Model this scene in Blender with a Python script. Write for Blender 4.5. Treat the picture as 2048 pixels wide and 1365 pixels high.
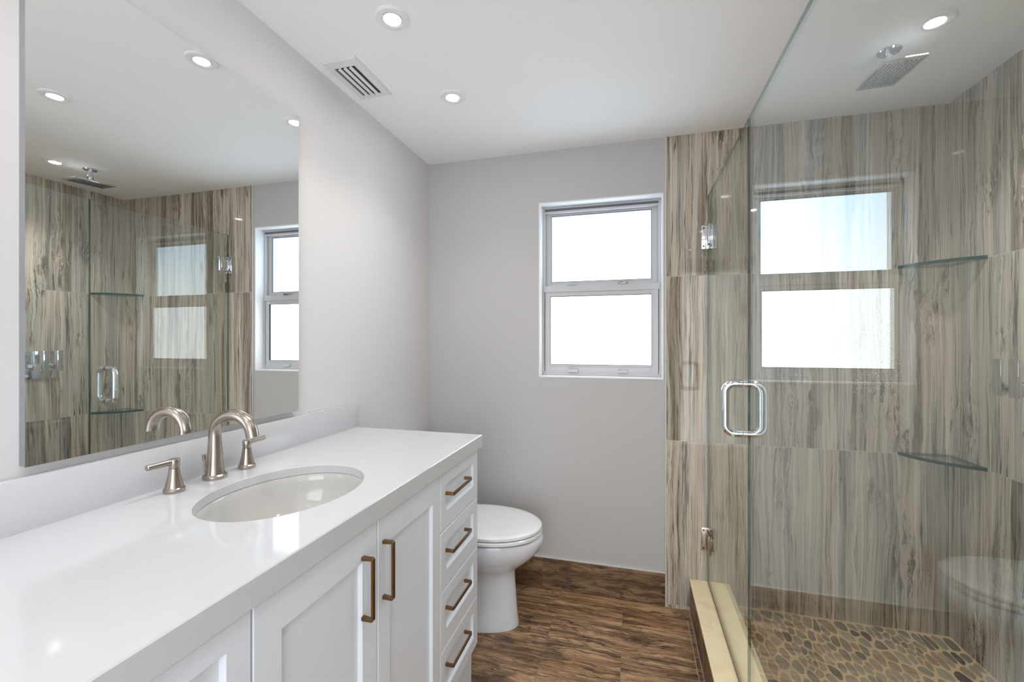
import bpy, bmesh, math, random
import numpy as np
from mathutils import Vector, Matrix
from math import sin, cos, pi, radians

sc = bpy.context.scene
for o in list(bpy.data.objects):
    bpy.data.objects.remove(o, do_unlink=True)
COL = sc.collection

# ---------------------------------------------------------------- camera, world, exposure
CAM = Vector((1.0904, 0.0, 1.2722))
cd = bpy.data.cameras.new('camera')
cam = bpy.data.objects.new('camera', cd)
COL.objects.link(cam)
cam.location = CAM
cam.rotation_euler = (radians(90), 0, 0.2693)
cd.sensor_fit = 'HORIZONTAL'
cd.sensor_width = 36.0
cd.lens = 36.0 * 870.54 / 2048
cd.shift_y = -(682.5 - 681.8) / 2048
cd.clip_start = 0.02
sc.camera = cam

world = bpy.data.worlds.new('fill_daylight')  # background fill light, enters through the added rear opening
sc.world = world
world.use_nodes = True
world.node_tree.nodes['Background'].inputs[0].default_value = (0.93, 0.965, 1.0, 1)
world.node_tree.nodes['Background'].inputs[1].default_value = 4.3

sc.view_settings.view_transform = 'Standard'
sc.view_settings.look = 'None'
sc.view_settings.gamma = 1
sc.view_settings.use_curve_mapping = False
sc.view_settings.exposure = 0.0
sc.cycles.max_bounces = 14
sc.cycles.diffuse_bounces = 8
sc.cycles.glossy_bounces = 8
sc.cycles.transparent_max_bounces = 24
sc.cycles.sample_clamp_indirect = 6.0
LAMP_STRENGTH = 135.0
WINDOW_STRENGTH = 3.9
SPOT_POWER = 10.0
BEAM = (0.95, 0.3, 2.7)     # beam power factors, fitted for brightness: vanity row, floor row, shower row

# ---------------------------------------------------------------- dimensions (metres)
H = 2.25            # ceiling
YB = 2.21           # plaster face of the back wall
YT = 2.20           # tile face of the back wall
XR = 2.347          # tile face of the right wall
YN = -1.25          # wall behind the camera
TX = 1.247          # left edge of the tiling
GX = 1.432          # shower glass plane
CZ = 0.923          # worktop top
SY = 0.855          # sink centre
FZ = 0.055          # shower floor

# ---------------------------------------------------------------- helpers
def lin(c):
    c = c / 255.0
    return c / 12.92 if c <= 0.04045 else ((c + 0.055) / 1.055) ** 2.4
def rgb(r, g, b):
    return (lin(r), lin(g), lin(b), 1)

ORIGIN = {}
def org(o):
    return ORIGIN.get(o.name, Vector((0, 0, 0))) if o else Vector((0, 0, 0))

def tag(o, label=None, cat=None, group=None, kind=None):
    if label: o['label'] = label
    if cat: o['category'] = cat
    if group: o['group'] = group
    if kind: o['kind'] = kind
    return o

def thing(name, loc, label, cat, group=None):
    o = bpy.data.objects.new(name, None)
    COL.objects.link(o)
    o.location = loc
    o.empty_display_size = 0.05
    ORIGIN[o.name] = Vector(loc)
    return tag(o, label, cat, group)

def obj(name, bm, mats, parent=None, smooth=None, label=None):
    """link a bmesh given in world coordinates as one mesh object under its parent"""
    off = org(parent)
    bmesh.ops.remove_doubles(bm, verts=bm.verts, dist=1e-6)
    bmesh.ops.recalc_face_normals(bm, faces=bm.faces)
    for v in bm.verts:
        v.co -= off
    me = bpy.data.meshes.new(name)
    if smooth is not None:
        ang = radians(smooth)
        for f in bm.faces:
            f.smooth = True
        for e in bm.edges:
            if len(e.link_faces) == 2:
                e.smooth = e.calc_face_angle(0) < ang
            else:
                e.smooth = False
    bm.to_mesh(me)
    bm.free()
    o = bpy.data.objects.new(name, me)
    for m in (mats if isinstance(mats, (list, tuple)) else [mats]):
        me.materials.append(m)
    COL.objects.link(o)
    if parent:
        o.parent = parent
    ORIGIN[o.name] = off
    if label: o['label'] = label
    return o

def struct(name, bm, mats, parent=None, smooth=None):
    o = obj(name, bm, mats, parent, smooth)
    if not parent:
        o['kind'] = 'structure'
    return o

def nb():
    return bmesh.new()

def box(bm, x0, x1, y0, y1, z0, z1, bevel=0, seg=2, mat=0, M=None):
    r = bmesh.ops.create_cube(bm, size=1)
    vs = r['verts']
    for v in vs:
        v.co = Vector((x0 + (v.co.x + .5) * (x1 - x0), y0 + (v.co.y + .5) * (y1 - y0), z0 + (v.co.z + .5) * (z1 - z0)))
    fs = set(f for v in vs for f in v.link_faces)
    for f in fs: f.material_index = mat
    if bevel:
        es = list(set(e for v in vs for e in v.link_edges))
        rb = bmesh.ops.bevel(bm, geom=es, offset=bevel, segments=seg, profile=0.5, affect='EDGES')
        for f in rb['faces']: f.material_index = mat
        vs = list(set(v for f in rb['faces'] for v in f.verts) | set(v for v in vs if v.is_valid))
    if M:
        for v in vs: v.co = M @ v.co
    return bm

def frame_axes(d):
    d = d.normalized()
    up = Vector((0, 0, 1)) if abs(d.z) < 0.95 else Vector((0, 1, 0))
    a = d.cross(up).normalized()
    return a, a.cross(d).normalized()

def rod(bm, p, q, r, r2=None, n=24, mat=0, bevel=0):
    p, q = Vector(p), Vector(q)
    r2 = r if r2 is None else r2
    d = q - p
    L = d.length
    if bevel:
        prof = [(0, 0), (r - bevel, 0), (r, bevel), (r2, L - bevel), (r2 - bevel, L), (0, L)]
    else:
        prof = [(0, 0), (r, 0), (r2, L), (0, L)]
    return lathe(bm, prof, p, d, n, mat)

def lathe(bm, prof, origin, axis=(0, 0, 1), n=32, mat=0):
    """revolve (radius, height) pairs around an axis"""
    origin, d = Vector(origin), Vector(axis).normalized()
    a, b = frame_axes(d)
    rings = []
    for r, h in prof:
        if r < 1e-7:
            rings.append([bm.verts.new(origin + d * h)])
        else:
            rings.append([bm.verts.new(origin + d * h + (a * cos(2 * pi * k / n) + b * sin(2 * pi * k / n)) * r) for k in range(n)])
    for A, B in zip(rings[:-1], rings[1:]):
        for k in range(n):
            k2 = (k + 1) % n
            if len(A) == 1 and len(B) == 1: continue
            if len(A) == 1: f = bm.faces.new((A[0], B[k], B[k2]))
            elif len(B) == 1: f = bm.faces.new((A[k], A[k2], B[0]))
            else: f = bm.faces.new((A[k], A[k2], B[k2], B[k]))
            f.material_index = mat
    return bm

def tube(bm, pts, radii, n=24, cap=True, mat=0):
    pts = [Vector(p) for p in pts]
    if not isinstance(radii, (list, tuple)): radii = [radii] * len(pts)
    rings = []
    t0 = (pts[1] - pts[0]).normalized()
    a, b = frame_axes(t0)
    prev = t0
    for i, p in enumerate(pts):
        t = (pts[min(i + 1, len(pts) - 1)] - pts[max(i - 1, 0)]).normalized()
        q = prev.rotation_difference(t)
        a = q @ a; b = q @ b; prev = t
        rings.append([bm.verts.new(p + (a * cos(2 * pi * k / n) + b * sin(2 * pi * k / n)) * radii[i]) for k in range(n)])
    for A, B in zip(rings[:-1], rings[1:]):
        for k in range(n):
            f = bm.faces.new((A[k], A[(k + 1) % n], B[(k + 1) % n], B[k])); f.material_index = mat
    if cap:
        bm.faces.new(rings[0]).material_index = mat
        bm.faces.new(rings[-1]).material_index = mat
    return bm

def prism(bm, poly, z0, z1, mat=0, side_mat=None):
    """poly: xy points"""
    lo = [bm.verts.new((x, y, z0)) for x, y in poly]
    hi = [bm.verts.new((x, y, z1)) for x, y in poly]
    f = bm.faces.new(lo); f.material_index = mat
    f = bm.faces.new(hi); f.material_index = mat
    for k in range(len(poly)):
        k2 = (k + 1) % len(poly)
        f = bm.faces.new((lo[k], lo[k2], hi[k2], hi[k])); f.material_index = mat if side_mat is None else side_mat
    return bm

def loft(bm, rings, cap=True, mat=0):
    R = [[bm.verts.new(p) for p in r] for r in rings]
    n = len(R[0])
    for A, B in zip(R[:-1], R[1:]):
        for k in range(n):
            f = bm.faces.new((A[k], A[(k + 1) % n], B[(k + 1) % n], B[k])); f.material_index = mat
    if cap:
        bm.faces.new(R[0]).material_index = mat
        bm.faces.new(R[-1]).material_index = mat
    return bm

def copy_tree(o, parent=None):
    c = o.copy()
    COL.objects.link(c)
    c.parent = parent
    for ch in o.children:
        copy_tree(ch, c)
    return c

# ---------------------------------------------------------------- materials
class NT:
    def __init__(s, name):
        s.m = bpy.data.materials.new(name)
        s.m.use_nodes = True
        s.t = s.m.node_tree
        s.b = s.t.nodes['Principled BSDF']
        s.out = s.t.nodes['Material Output']
    def n(s, typ, **kw):
        nd = s.t.nodes.new(typ)
        for k, v in kw.items(): setattr(nd, k, v)
        return nd
    def put(s, sock, v):
        if v is None: return
        if hasattr(v, 'is_output'): s.t.links.new(v, sock)
        else: sock.default_value = v
    def math(s, op, a, b=None, c=None, clamp=False):
        nd = s.n('ShaderNodeMath', operation=op, use_clamp=clamp)
        s.put(nd.inputs[0], a); s.put(nd.inputs[1], b)
        if c is not None: s.put(nd.inputs[2], c)
        return nd.outputs[0]
    def xyz(s, v):
        nd = s.n('ShaderNodeSeparateXYZ'); s.put(nd.inputs[0], v); return nd.outputs
    def vec(s, x, y, z):
        nd = s.n('ShaderNodeCombineXYZ')
        s.put(nd.inputs[0], x); s.put(nd.inputs[1], y); s.put(nd.inputs[2], z)
        return nd.outputs[0]
    def noise(s, v, scale=1, detail=4, rough=.5, dist=0):
        nd = s.n('ShaderNodeTexNoise')
        s.put(nd.inputs['Vector'], v); s.put(nd.inputs['Scale'], scale); s.put(nd.inputs['Detail'], detail)
        s.put(nd.inputs['Roughness'], rough); s.put(nd.inputs['Distortion'], dist)
        return nd.outputs[0]
    def ramp(s, f, stops, interp='LINEAR'):
        nd = s.n('ShaderNodeValToRGB')
        nd.color_ramp.interpolation = interp
        e = nd.color_ramp.elements
        while len(e) < len(stops): e.new(0.5)
        for el, (p, c) in zip(e, stops):
            el.position = p
            el.color = c if isinstance(c, (tuple, list)) else (c, c, c, 1)
        s.put(nd.inputs[0], f)
        return nd.outputs[0]
    def mix(s, f, a, b, mode='MIX'):
        nd = s.n('ShaderNodeMix', data_type='RGBA', blend_type=mode)
        s.put(nd.inputs[0], f); s.put(nd.inputs[6], a); s.put(nd.inputs[7], b)
        return nd.outputs[2]
    def step(s, f, lo, hi, a=0.0, b=1.0):
        nd = s.n('ShaderNodeMapRange', interpolation_type='SMOOTHSTEP')
        s.put(nd.inputs[0], f); s.put(nd.inputs[1], lo); s.put(nd.inputs[2], hi); s.put(nd.inputs[3], a); s.put(nd.inputs[4], b)
        return nd.outputs[0]
    def bump(s, h, strength=.2, dist=.002):
        nd = s.n('ShaderNodeBump')
        s.put(nd.inputs['Height'], h); nd.inputs['Strength'].default_value = strength; nd.inputs['Distance'].default_value = dist
        s.t.links.new(nd.outputs[0], s.b.inputs['Normal'])
    def pos(s):
        return s.n('ShaderNodeNewGeometry').outputs['Position']
    def set(s, **kw):
        names = dict(col='Base Color', rough='Roughness', metal='Metallic', spec='Specular IOR Level', coat='Coat Weight', coatr='Coat Roughness', ior='IOR', aniso='Anisotropic')
        for k, v in kw.items(): s.put(s.b.inputs[names[k]], v)
        return s.m

def plain(name, col, rough=.5, metal=0, var=.03, scale=6, bump=0, bscale=200, coat=0, spec=.5, aniso=0):
    """one-coloured surface with a faint procedural mottling"""
    t = NT(name)
    n = t.noise(t.pos(), scale, 3, .6)
    c = t.mix(t.ramp(n, [(.3, 0.0), (.7, 1.0)]), tuple(x * (1 - var) for x in col[:3]) + (1,), tuple(min(1, x * (1 + var)) for x in col[:3]) + (1,))
    t.set(col=c, rough=rough, metal=metal, coat=coat, spec=spec, aniso=aniso)
    if coat: t.set(coatr=.05)
    if bump: t.bump(t.noise(t.pos(), bscale, 2, .5), bump, .001)
    return t.m

M = {}
M['wall'] = plain('wall_paint', rgb(217, 216, 217), .55, var=.006, bump=.06, bscale=260)
M['wall_back'] = plain('wall_paint_shaded', rgb(188, 187, 187), .55, var=.006, bump=.06, bscale=260)  # same paint as the other walls, darkened for shade around the bright window
M['ceiling'] = plain('ceiling_paint', rgb(246, 247, 249), .7, var=.006)
M['trim'] = plain('window_paint', rgb(196, 197, 200), .35, var=.01)
M['reveal'] = plain('reveal_paint', rgb(236, 236, 238), .4, var=.01)
M['quartz'] = plain('white_quartz', rgb(206, 208, 212), .07, var=.008, scale=30)
M['cabinet'] = plain('cabinet_lacquer', rgb(226, 232, 241), .32, var=.006)
M['porcelain'] = plain('porcelain', rgb(222, 226, 232), .06, var=.004, coat=.5)
M['seat'] = plain('seat_plastic', rgb(232, 233, 235), .16, var=.004)
M['nickel'] = plain('brushed_nickel', rgb(176, 166, 157), .24, 1, .05, 40)
M['chrome'] = plain('chrome', rgb(225, 230, 234), .05, 1, .01)
M['bronze'] = plain('antique_bronze', rgb(134, 104, 74), .3, 1, .14, 60)
M['alu'] = plain('mirror_edge_metal', rgb(178, 180, 184), .25, 1, .05, 30)
M['lamptrim'] = plain('lamp_trim', rgb(236, 236, 238), .4, var=.01)
M['ventwhite'] = plain('vent_enamel', rgb(230, 230, 232), .35, var=.01)
M['ventdark'] = plain('vent_duct', rgb(62, 68, 74), .6, var=.3, scale=60)
M['caulk'] = plain('caulk', rgb(205, 203, 198), .5, var=.03)
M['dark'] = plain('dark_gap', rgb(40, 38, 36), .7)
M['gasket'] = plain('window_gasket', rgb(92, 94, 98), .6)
M['rubber'] = plain('screw_head', rgb(70, 72, 76), .3, .8)

t = NT('mirror_silver'); t.set(col=(.90, .92, .915, 1), rough=0.0, metal=1.0); M['mirror'] = t.m

def clear_glass(name, tint, f0=.065, spots=False):
    """glass pane: both faces reflect by angle (Schlick), the rest passes straight through with a tint"""
    t = NT(name)
    lw = t.n('ShaderNodeLayerWeight'); lw.inputs[0].default_value = .5
    p5 = t.math('POWER', lw.outputs['Facing'], 5.0)
    fr = t.math('MULTIPLY_ADD', p5, 1 - f0, f0)
    tr = t.n('ShaderNodeBsdfTransparent'); tr.inputs[0].default_value = tint
    gl = t.n('ShaderNodeBsdfGlossy'); gl.inputs['Roughness'].default_value = 0.0; gl.inputs[0].default_value = (.97, 1, .99, 1)
    ms = t.n('ShaderNodeMixShader')
    t.put(ms.inputs[0], fr); t.put(ms.inputs[1], tr.outputs[0]); t.put(ms.inputs[2], gl.outputs[0])
    outp = ms.outputs[0]
    if spots:   # dried water drops on the lower middle of the fixed pane
        P = t.pos(); x, y, z = t.xyz(P)
        vo = t.n('ShaderNodeTexVoronoi'); vo.inputs['Scale'].default_value = 210; t.put(vo.inputs['Vector'], P)
        r = t.math('LESS_THAN', vo.outputs['Distance'], .2)
        keep = t.math('GREATER_THAN', t.xyz(vo.outputs['Color'])[0], .5)
        dy = t.math('DIVIDE', t.math('SUBTRACT', y, .78), .13)
        dz = t.math('DIVIDE', t.math('SUBTRACT', z, 1.25), .1)
        d2 = t.math('ADD', t.math('MULTIPLY', dy, dy), t.math('MULTIPLY', dz, dz))
        area = t.step(t.math('ADD', d2, t.math('MULTIPLY', t.noise(P, 14, 3), 1.2)), .6, 1.9, 1, 0)
        f = t.math('MULTIPLY', t.math('MULTIPLY', r, keep), area)
        df = t.n('ShaderNodeBsdfDiffuse'); df.inputs[0].default_value = (.8, .86, .86, 1)
        m2 = t.n('ShaderNodeMixShader')
        t.put(m2.inputs[0], t.math('MULTIPLY', f, .42)); t.put(m2.inputs[1], outp); t.put(m2.inputs[2], df.outputs[0])
        outp = m2.outputs[0]
    t.t.links.new(outp, t.out.inputs[0])
    return t.m
M['glass'] = clear_glass('shower_glass', (.950, .972, .972, 1))
M['glass_fixed'] = clear_glass('shower_glass_spotted', (.950, .972, .972, 1), spots=True)
M['shelfglass'] = clear_glass('shelf_glass', (.86, .93, .90, 1))
M['edge'] = plain('glass_edge', rgb(20, 66, 60), .2, 0, .2, 30, spec=.25)
M['edge_soft'] = clear_glass('glass_edge_tinted', (.20, .32, .30, 1), .01)

def emitter(name, col, s):
    t = NT(name)
    e = t.n('ShaderNodeEmission'); e.inputs[0].default_value = col; e.inputs[1].default_value = s
    t.t.links.new(e.outputs[0], t.out.inputs[0])
    return t.m
M['lamp'] = emitter('lamp_glow', (1.0, .95, .88, 1), LAMP_STRENGTH)

def pane_mat(name, top, bot, z0, z1):
    """frosted pane lit by the sky behind it: a little paler low down, fine frosting"""
    t = NT(name)
    P = t.pos(); x, y, z = t.xyz(P)
    f = t.math('DIVIDE', t.math('SUBTRACT', z, z0), z1 - z0)
    c = t.mix(t.math('ADD', f, t.math('MULTIPLY', t.math('SUBTRACT', t.noise(P, 5, 3), .5), .5), clamp=True), bot, top)
    g = t.ramp(t.noise(P, 260, 2, .6), [(.25, .97), (.75, 1.0)])
    c = t.mix(1.0, c, g, 'MULTIPLY')
    e = t.n('ShaderNodeEmission'); t.put(e.inputs[0], c); e.inputs[1].default_value = WINDOW_STRENGTH
    t.t.links.new(e.outputs[0], t.out.inputs[0])
    return t.m
M['pane_up'] = pane_mat('frosted_pane_upper', (.66, .84, 1, 1), (.80, .92, 1, 1), 1.585, 1.935)
M['pane_lo'] = pane_mat('frosted_pane_lower', (.86, .94, 1, 1), (.95, .98, 1, 1), 1.15, 1.50)

def stone_tile(name, axis, u0, flip=0.0):
    """vein-cut stone tile, 39 x 78 cm: cream, taupe, brown and grey-blue bands running upward"""
    t = NT(name)
    P = t.pos(); x, y, z = t.xyz(P)
    u = x if axis == 'x' else y
    W, HH = .3905, .781
    cu = t.math('DIVIDE', t.math('SUBTRACT', u, u0), W)
    cz = t.math('DIVIDE', t.math('SUBTRACT', z, .0155), HH)
    iu, iz = t.math('FLOOR', cu), t.math('FLOOR', cz)
    fu, fz = t.math('FRACT', cu), t.math('FRACT', cz)
    pair = t.math('FLOOR', t.math('DIVIDE', iu, 2.0))
    seed = t.math('ADD', t.math('MULTIPLY', pair, 5.37), t.math('ADD', t.math('MULTIPLY', iz, 11.7), flip))
    # slow wander of the bands, plus local eddies that open into knots
    w1 = t.math('SUBTRACT', t.noise(t.vec(t.math('MULTIPLY', u, 4), t.math('MULTIPLY', z, 1.3), seed), 1, 3, .5), .5)
    w2 = t.math('SUBTRACT', t.noise(t.vec(t.math('MULTIPLY', u, 26), t.math('MULTIPLY', z, 6), seed), 1, 4, .6), .5)
    w3 = t.math('SUBTRACT', t.noise(t.vec(t.math('MULTIPLY', u, 90), t.math('MULTIPLY', z, 30), seed), 1, 3, .6), .5)
    eddy = t.step(t.noise(t.vec(t.math('MULTIPLY', u, 9), t.math('MULTIPLY', z, 2.4), t.math('ADD', seed, 3.1)), 1, 2, .5), .5, .68)
    uw = t.math('ADD', u, t.math('MULTIPLY', w1, .05))
    uw = t.math('ADD', uw, t.math('MULTIPLY', w2, t.math('MULTIPLY_ADD', eddy, .06, .008)))
    uw = t.math('ADD', uw, t.math('MULTIPLY', w3, t.math('MULTIPLY_ADD', eddy, .016, .001)))
    def band(fr, zf, so, det=4, ro=.55):
        return t.noise(t.vec(t.math('MULTIPLY', uw, fr), t.math('MULTIPLY', z, zf), t.math('ADD', seed, so)), 1, det, ro)
    base = t.ramp(band(24, .20, 0, 6, .66), [(.30, rgb(158, 147, 134)), (.38, rgb(210, 200, 186)), (.44, rgb(226, 217, 203)), (.49, rgb(188, 183, 174)), (.54, rgb(219, 209, 194)), (.60, rgb(176, 166, 154)), (.70, rgb(214, 204, 190))])
    blue = t.step(band(20, .18, 9, 3), .55, .64)
    c = t.mix(t.math('MULTIPLY', blue, .55), base, rgb(164, 175, 178))
    warm = t.step(band(40, .3, 21, 3), .54, .66)
    c = t.mix(t.math('MULTIPLY', warm, .5), c, rgb(190, 160, 136))
    grain = t.ramp(band(260, 1.2, 4, 3, .7), [(.25, .70), (.45, .96), (.75, 1.08)])
    c = t.mix(1.0, c, grain, 'MULTIPLY')
    grain2 = t.ramp(band(95, .5, 5, 5, .7), [(.3, .66), (.45, .96), (.7, 1.06)])
    c = t.mix(1.0, c, grain2, 'MULTIPLY')
    # broad brown-grey clouds with ragged edges
    cl = t.math('ADD', band(24, .45, 33, 6, .7), t.math('MULTIPLY', t.math('SUBTRACT', band(6, .5, 40, 2), .5), .6))
    cloud = t.step(cl, .53, .68)
    c = t.mix(t.math('MULTIPLY', cloud, .72), c, rgb(124, 113, 98))
    # dark veins: ridges of a banded noise, opening inside the clouds
    r1 = t.math('ABSOLUTE', t.math('SUBTRACT', band(17, .28, 50, 5, .66), .5))
    v1 = t.math('MULTIPLY', t.step(r1, 0, .017, 1, 0), t.step(band(7, .9, 60, 2), .42, .56))
    r2 = t.math('ABSOLUTE', t.math('SUBTRACT', band(52, .45, 70, 5, .68), .5))
    v2 = t.math('MULTIPLY', t.step(r2, 0, .03, 1, 0), t.step(t.math('MULTIPLY_ADD', cloud, .12, band(9, 1.0, 80, 2)), .45, .58))
    c = t.mix(t.math('MULTIPLY', v2, .7), c, rgb(86, 70, 58))
    c = t.mix(t.math('MULTIPLY', v1, .88), c, rgb(62, 50, 42))
    kk = t.math('MULTIPLY', t.math('MAXIMUM', eddy, t.math('MULTIPLY', cloud, .55)), t.step(t.noise(t.vec(t.math('MULTIPLY', uw, 62), t.math('MULTIPLY', z, 6), seed), 1, 6, .72), .50, .60))
    c = t.mix(t.math('MULTIPLY', kk, .78), c, rgb(72, 60, 52))
    c = t.mix(1.0, c, (1.0, .99, .96, 1), 'MULTIPLY')
    # grout
    du = t.math('MULTIPLY', t.math('MINIMUM', fu, t.math('SUBTRACT', 1.0, fu)), W)
    dz = t.math('MULTIPLY', t.math('MINIMUM', fz, t.math('SUBTRACT', 1.0, fz)), HH)
    g = t.math('LESS_THAN', t.math('MINIMUM', du, dz), .0012)
    c = t.mix(t.math('MULTIPLY', g, .8), c, rgb(196, 190, 176))
    t.set(col=c, rough=t.math('MULTIPLY_ADD', g, .4, .035), spec=.5)
    t.bump(t.math('SUBTRACT', 1.0, g), .3, .0006)
    return t.m
M['tile_back'] = stone_tile('stone_tile_back', 'x', TX)
M['tile_right'] = stone_tile('stone_tile_right', 'y', 2.143, 2.6)
M['tile_near'] = stone_tile('stone_tile_near', 'x', TX + .2, 4.4)

def wood_tile(name, along, rowax, r0, rw=.1525, j0=.74, gap=.0012, seedoff=0.0, dark=1.0):
    """wood-look porcelain plank"""
    t = NT(name)
    P = t.pos(); s = dict(zip('xyz', t.xyz(P)))
    a, b = s[along], s[rowax]
    row = t.math('DIVIDE', t.math('SUBTRACT', b, r0), rw)
    ir, fr = t.math('FLOOR', row), t.math('FRACT', row)
    odd = t.math('MODULO', t.math('ABSOLUTE', ir), 2.0)
    LEN = .92
    ca = t.math('DIVIDE', t.math('SUBTRACT', a, t.math('MULTIPLY_ADD', odd, .307, j0)), LEN)
    ia, fa = t.math('FLOOR', ca), t.math('FRACT', ca)
    seed = t.math('ADD', t.math('MULTIPLY_ADD', ir, 3.71, seedoff), t.math('MULTIPLY', ia, 7.13))
    w1 = t.math('SUBTRACT', t.noise(t.vec(t.math('MULTIPLY', a, 5), t.math('MULTIPLY', b, 9), seed), 1, 3, .55), .5)
    w2 = t.math('SUBTRACT', t.noise(t.vec(t.math('MULTIPLY', a, 30), t.math('MULTIPLY', b, 60), seed), 1, 3, .6), .5)
    bw = t.math('ADD', b, t.math('ADD', t.math('MULTIPLY', w1, .065), t.math('MULTIPLY', w2, .010)))
    def band(fb, fa_, so, det=4, ro=.6):
        return t.noise(t.vec(t.math('MULTIPLY', a, fa_), t.math('MULTIPLY', bw, fb), t.math('ADD', seed, so)), 1, det, ro)
    base = t.ramp(band(30, 2.5, 0, 5, .62), [(.28, rgb(82, 62, 48)), (.42, rgb(128, 98, 72)), (.52, rgb(168, 132, 100)), (.62, rgb(194, 160, 124)), (.75, rgb(142, 113, 88))])
    warm = t.step(band(6, 2.2, 12, 3), .50, .66)
    c = t.mix(t.math('MULTIPLY', warm, .45), base, rgb(158, 116, 78))
    smoke = t.step(t.noise(t.vec(t.math('MULTIPLY', a, 6), t.math('MULTIPLY', b, 10), t.math('ADD', seed, 20)), 1, 4, .65), .53, .68)
    c = t.mix(t.math('MULTIPLY', smoke, .62), c, rgb(58, 50, 44))
    r1 = t.math('ABSOLUTE', t.math('SUBTRACT', t.math('FRACT', t.math('MULTIPLY', band(8, 1.3, 30, 3, .5), 16)), .5))
    v = t.math('MULTIPLY', t.step(r1, .0, .22, 1, 0), t.step(band(14, 4, 44, 3), .42, .60))
    c = t.mix(t.math('MULTIPLY', v, .62), c, rgb(46, 34, 27))
    r3 = t.math('ABSOLUTE', t.math('SUBTRACT', band(95, 3.2, 61, 5, .66), .5))
    c = t.mix(t.math('MULTIPLY', t.math('MULTIPLY', t.step(r3, 0, .045, 1, 0), t.step(band(20, 5, 70, 2), .36, .54)), .85), c, rgb(40, 29, 22))
    c = t.mix(t.math('MULTIPLY', t.step(band(110, 5, 81, 4, .6), .56, .66), .35), c, rgb(206, 178, 146))
    fine = t.ramp(band(240, 16, 50, 3, .7), [(.3, .66), (.5, .98), (.7, 1.16)])
    c = t.mix(1.0, c, fine, 'MULTIPLY')
    c = t.mix(1.0, c, (dark, dark, dark, 1), 'MULTIPLY')
    db = t.math('MULTIPLY', t.math('MINIMUM', fr, t.math('SUBTRACT', 1.0, fr)), rw)
    da = t.math('MULTIPLY', t.math('MINIMUM', fa, t.math('SUBTRACT', 1.0, fa)), LEN)
    g = t.math('LESS_THAN', t.math('MINIMUM', db, da), gap)
    c = t.mix(t.math('MULTIPLY', g, .7), c, rgb(128, 104, 82))
    t.set(col=c, rough=t.math('MULTIPLY_ADD', smoke, .1, .36), spec=.4)
    t.bump(t.math('MULTIPLY', t.math('SUBTRACT', 1.0, v), t.math('SUBTRACT', 1.0, g)), .25, .0008)
    return t.m
M['wood_floor'] = wood_tile('wood_look_floor_tile', 'x', 'y', 2.12 - .1525 * 40)
M['wood_base'] = wood_tile('wood_look_baseboard_tile', 'x', 'z', 0.0, .30, .648, seedoff=8.0, dark=.62)
M['wood_base_y'] = wood_tile('wood_look_baseboard_side', 'y', 'z', 0.0, .30, .3, seedoff=18.0, dark=.62)
M['wood_curb'] = wood_tile('wood_look_curb_tile', 'y', 'z', -.01, .30, .9, seedoff=28.0, dark=.75)
M['wood_strip'] = wood_tile('wood_look_strip_tile', 'x', 'y', .03, .061, 1.0, seedoff=38.0, dark=.8)

t = NT('cream_marble')
P = t.pos()
c = t.ramp(t.noise(P, 9, 6, .65, 1.2), [(.3, rgb(232, 214, 176)), (.5, rgb(242, 226, 190)), (.7, rgb(237, 219, 184))])
sp = t.step(t.noise(P, 60, 4, .7, .5), .60, .68)
c = t.mix(t.math('MULTIPLY', sp, .35), c, rgb(243, 236, 216))
t.set(col=c, rough=.14); M['marble'] = t.m

t = NT('pebble_grout')
c = t.ramp(t.noise(t.pos(), 120, 3, .6), [(.3, rgb(206, 182, 146)), (.7, rgb(226, 204, 170))])
t.set(col=c, rough=.7); M['grout'] = t.m

t = NT('river_pebble')
at_ = t.n('ShaderNodeAttribute', attribute_name='stone')
s1 = t.xyz(at_.outputs['Color'])
c = t.ramp(s1[0], [(0, rgb(88, 86, 84)), (.15, rgb(122, 120, 114)), (.42, rgb(148, 144, 134)), (.6, rgb(166, 158, 142)), (.78, rgb(158, 138, 114)), (.9, rgb(172, 166, 148)), (1, rgb(118, 112, 108))])
P = t.pos(); x, y, z = t.xyz(P)
st = t.noise(t.vec(t.math('MULTIPLY', x, 90), t.math('MULTIPLY', y, 30), t.math('MULTIPLY', s1[1], 20)), 1, 4, .6, .6)
c = t.mix(1.0, c, t.ramp(st, [(.25, .78), (.5, 1.0), (.75, 1.18)]), 'MULTIPLY')
t.set(col=c, rough=.34); M['pebble'] = t.m

# ---------------------------------------------------------------- room shell
bm = nb(); box(bm, -.12, GX + .1, YN - .1, YB + .14, -.08, 0)
struct('floor', bm, M['wood_floor'])
bm = nb(); box(bm, -.12, XR + .14, YN - .1, YB + .14, H, H + .08)
struct('ceiling', bm, M['ceiling'])
bm = nb(); box(bm, -.12, 0, YN - .1, YB + .14, 0, H)
struct('wall_left', bm, M['wall'])

# back wall: plaster with the window opening, then the tiled part to the right
WL, WR, WB, WT = .6295, 1.2319, 1.088, 1.980
bm = nb()
for (a, b, c0, c1) in ((0, WL, 0, H), (WR, XR + .14, 0, H), (WL, WR, 0, WB), (WL, WR, WT, H)):
    box(bm, a, b, YB, YB + .14, c0, c1)
struct('wall_back', bm, M['wall_back'])
# painted lining of the window opening, with a fine raised bead around it
bm = nb()
e = .0045
box(bm, WL - e, WL + .003, YB - .002, YB + .075, WB - e, WT + e, .001)
box(bm, WR - .003, WR + e, YB - .002, YB + .075, WB - e, WT + e, .001)
box(bm, WL, WR, YB - .002, YB + .075, WT - .003, WT + e, .001)
box(bm, WL, WR, YB - .002, YB + .075, WB - e, WB + .003, .001)
struct('trim_1', bm, M['reveal'])

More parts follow.
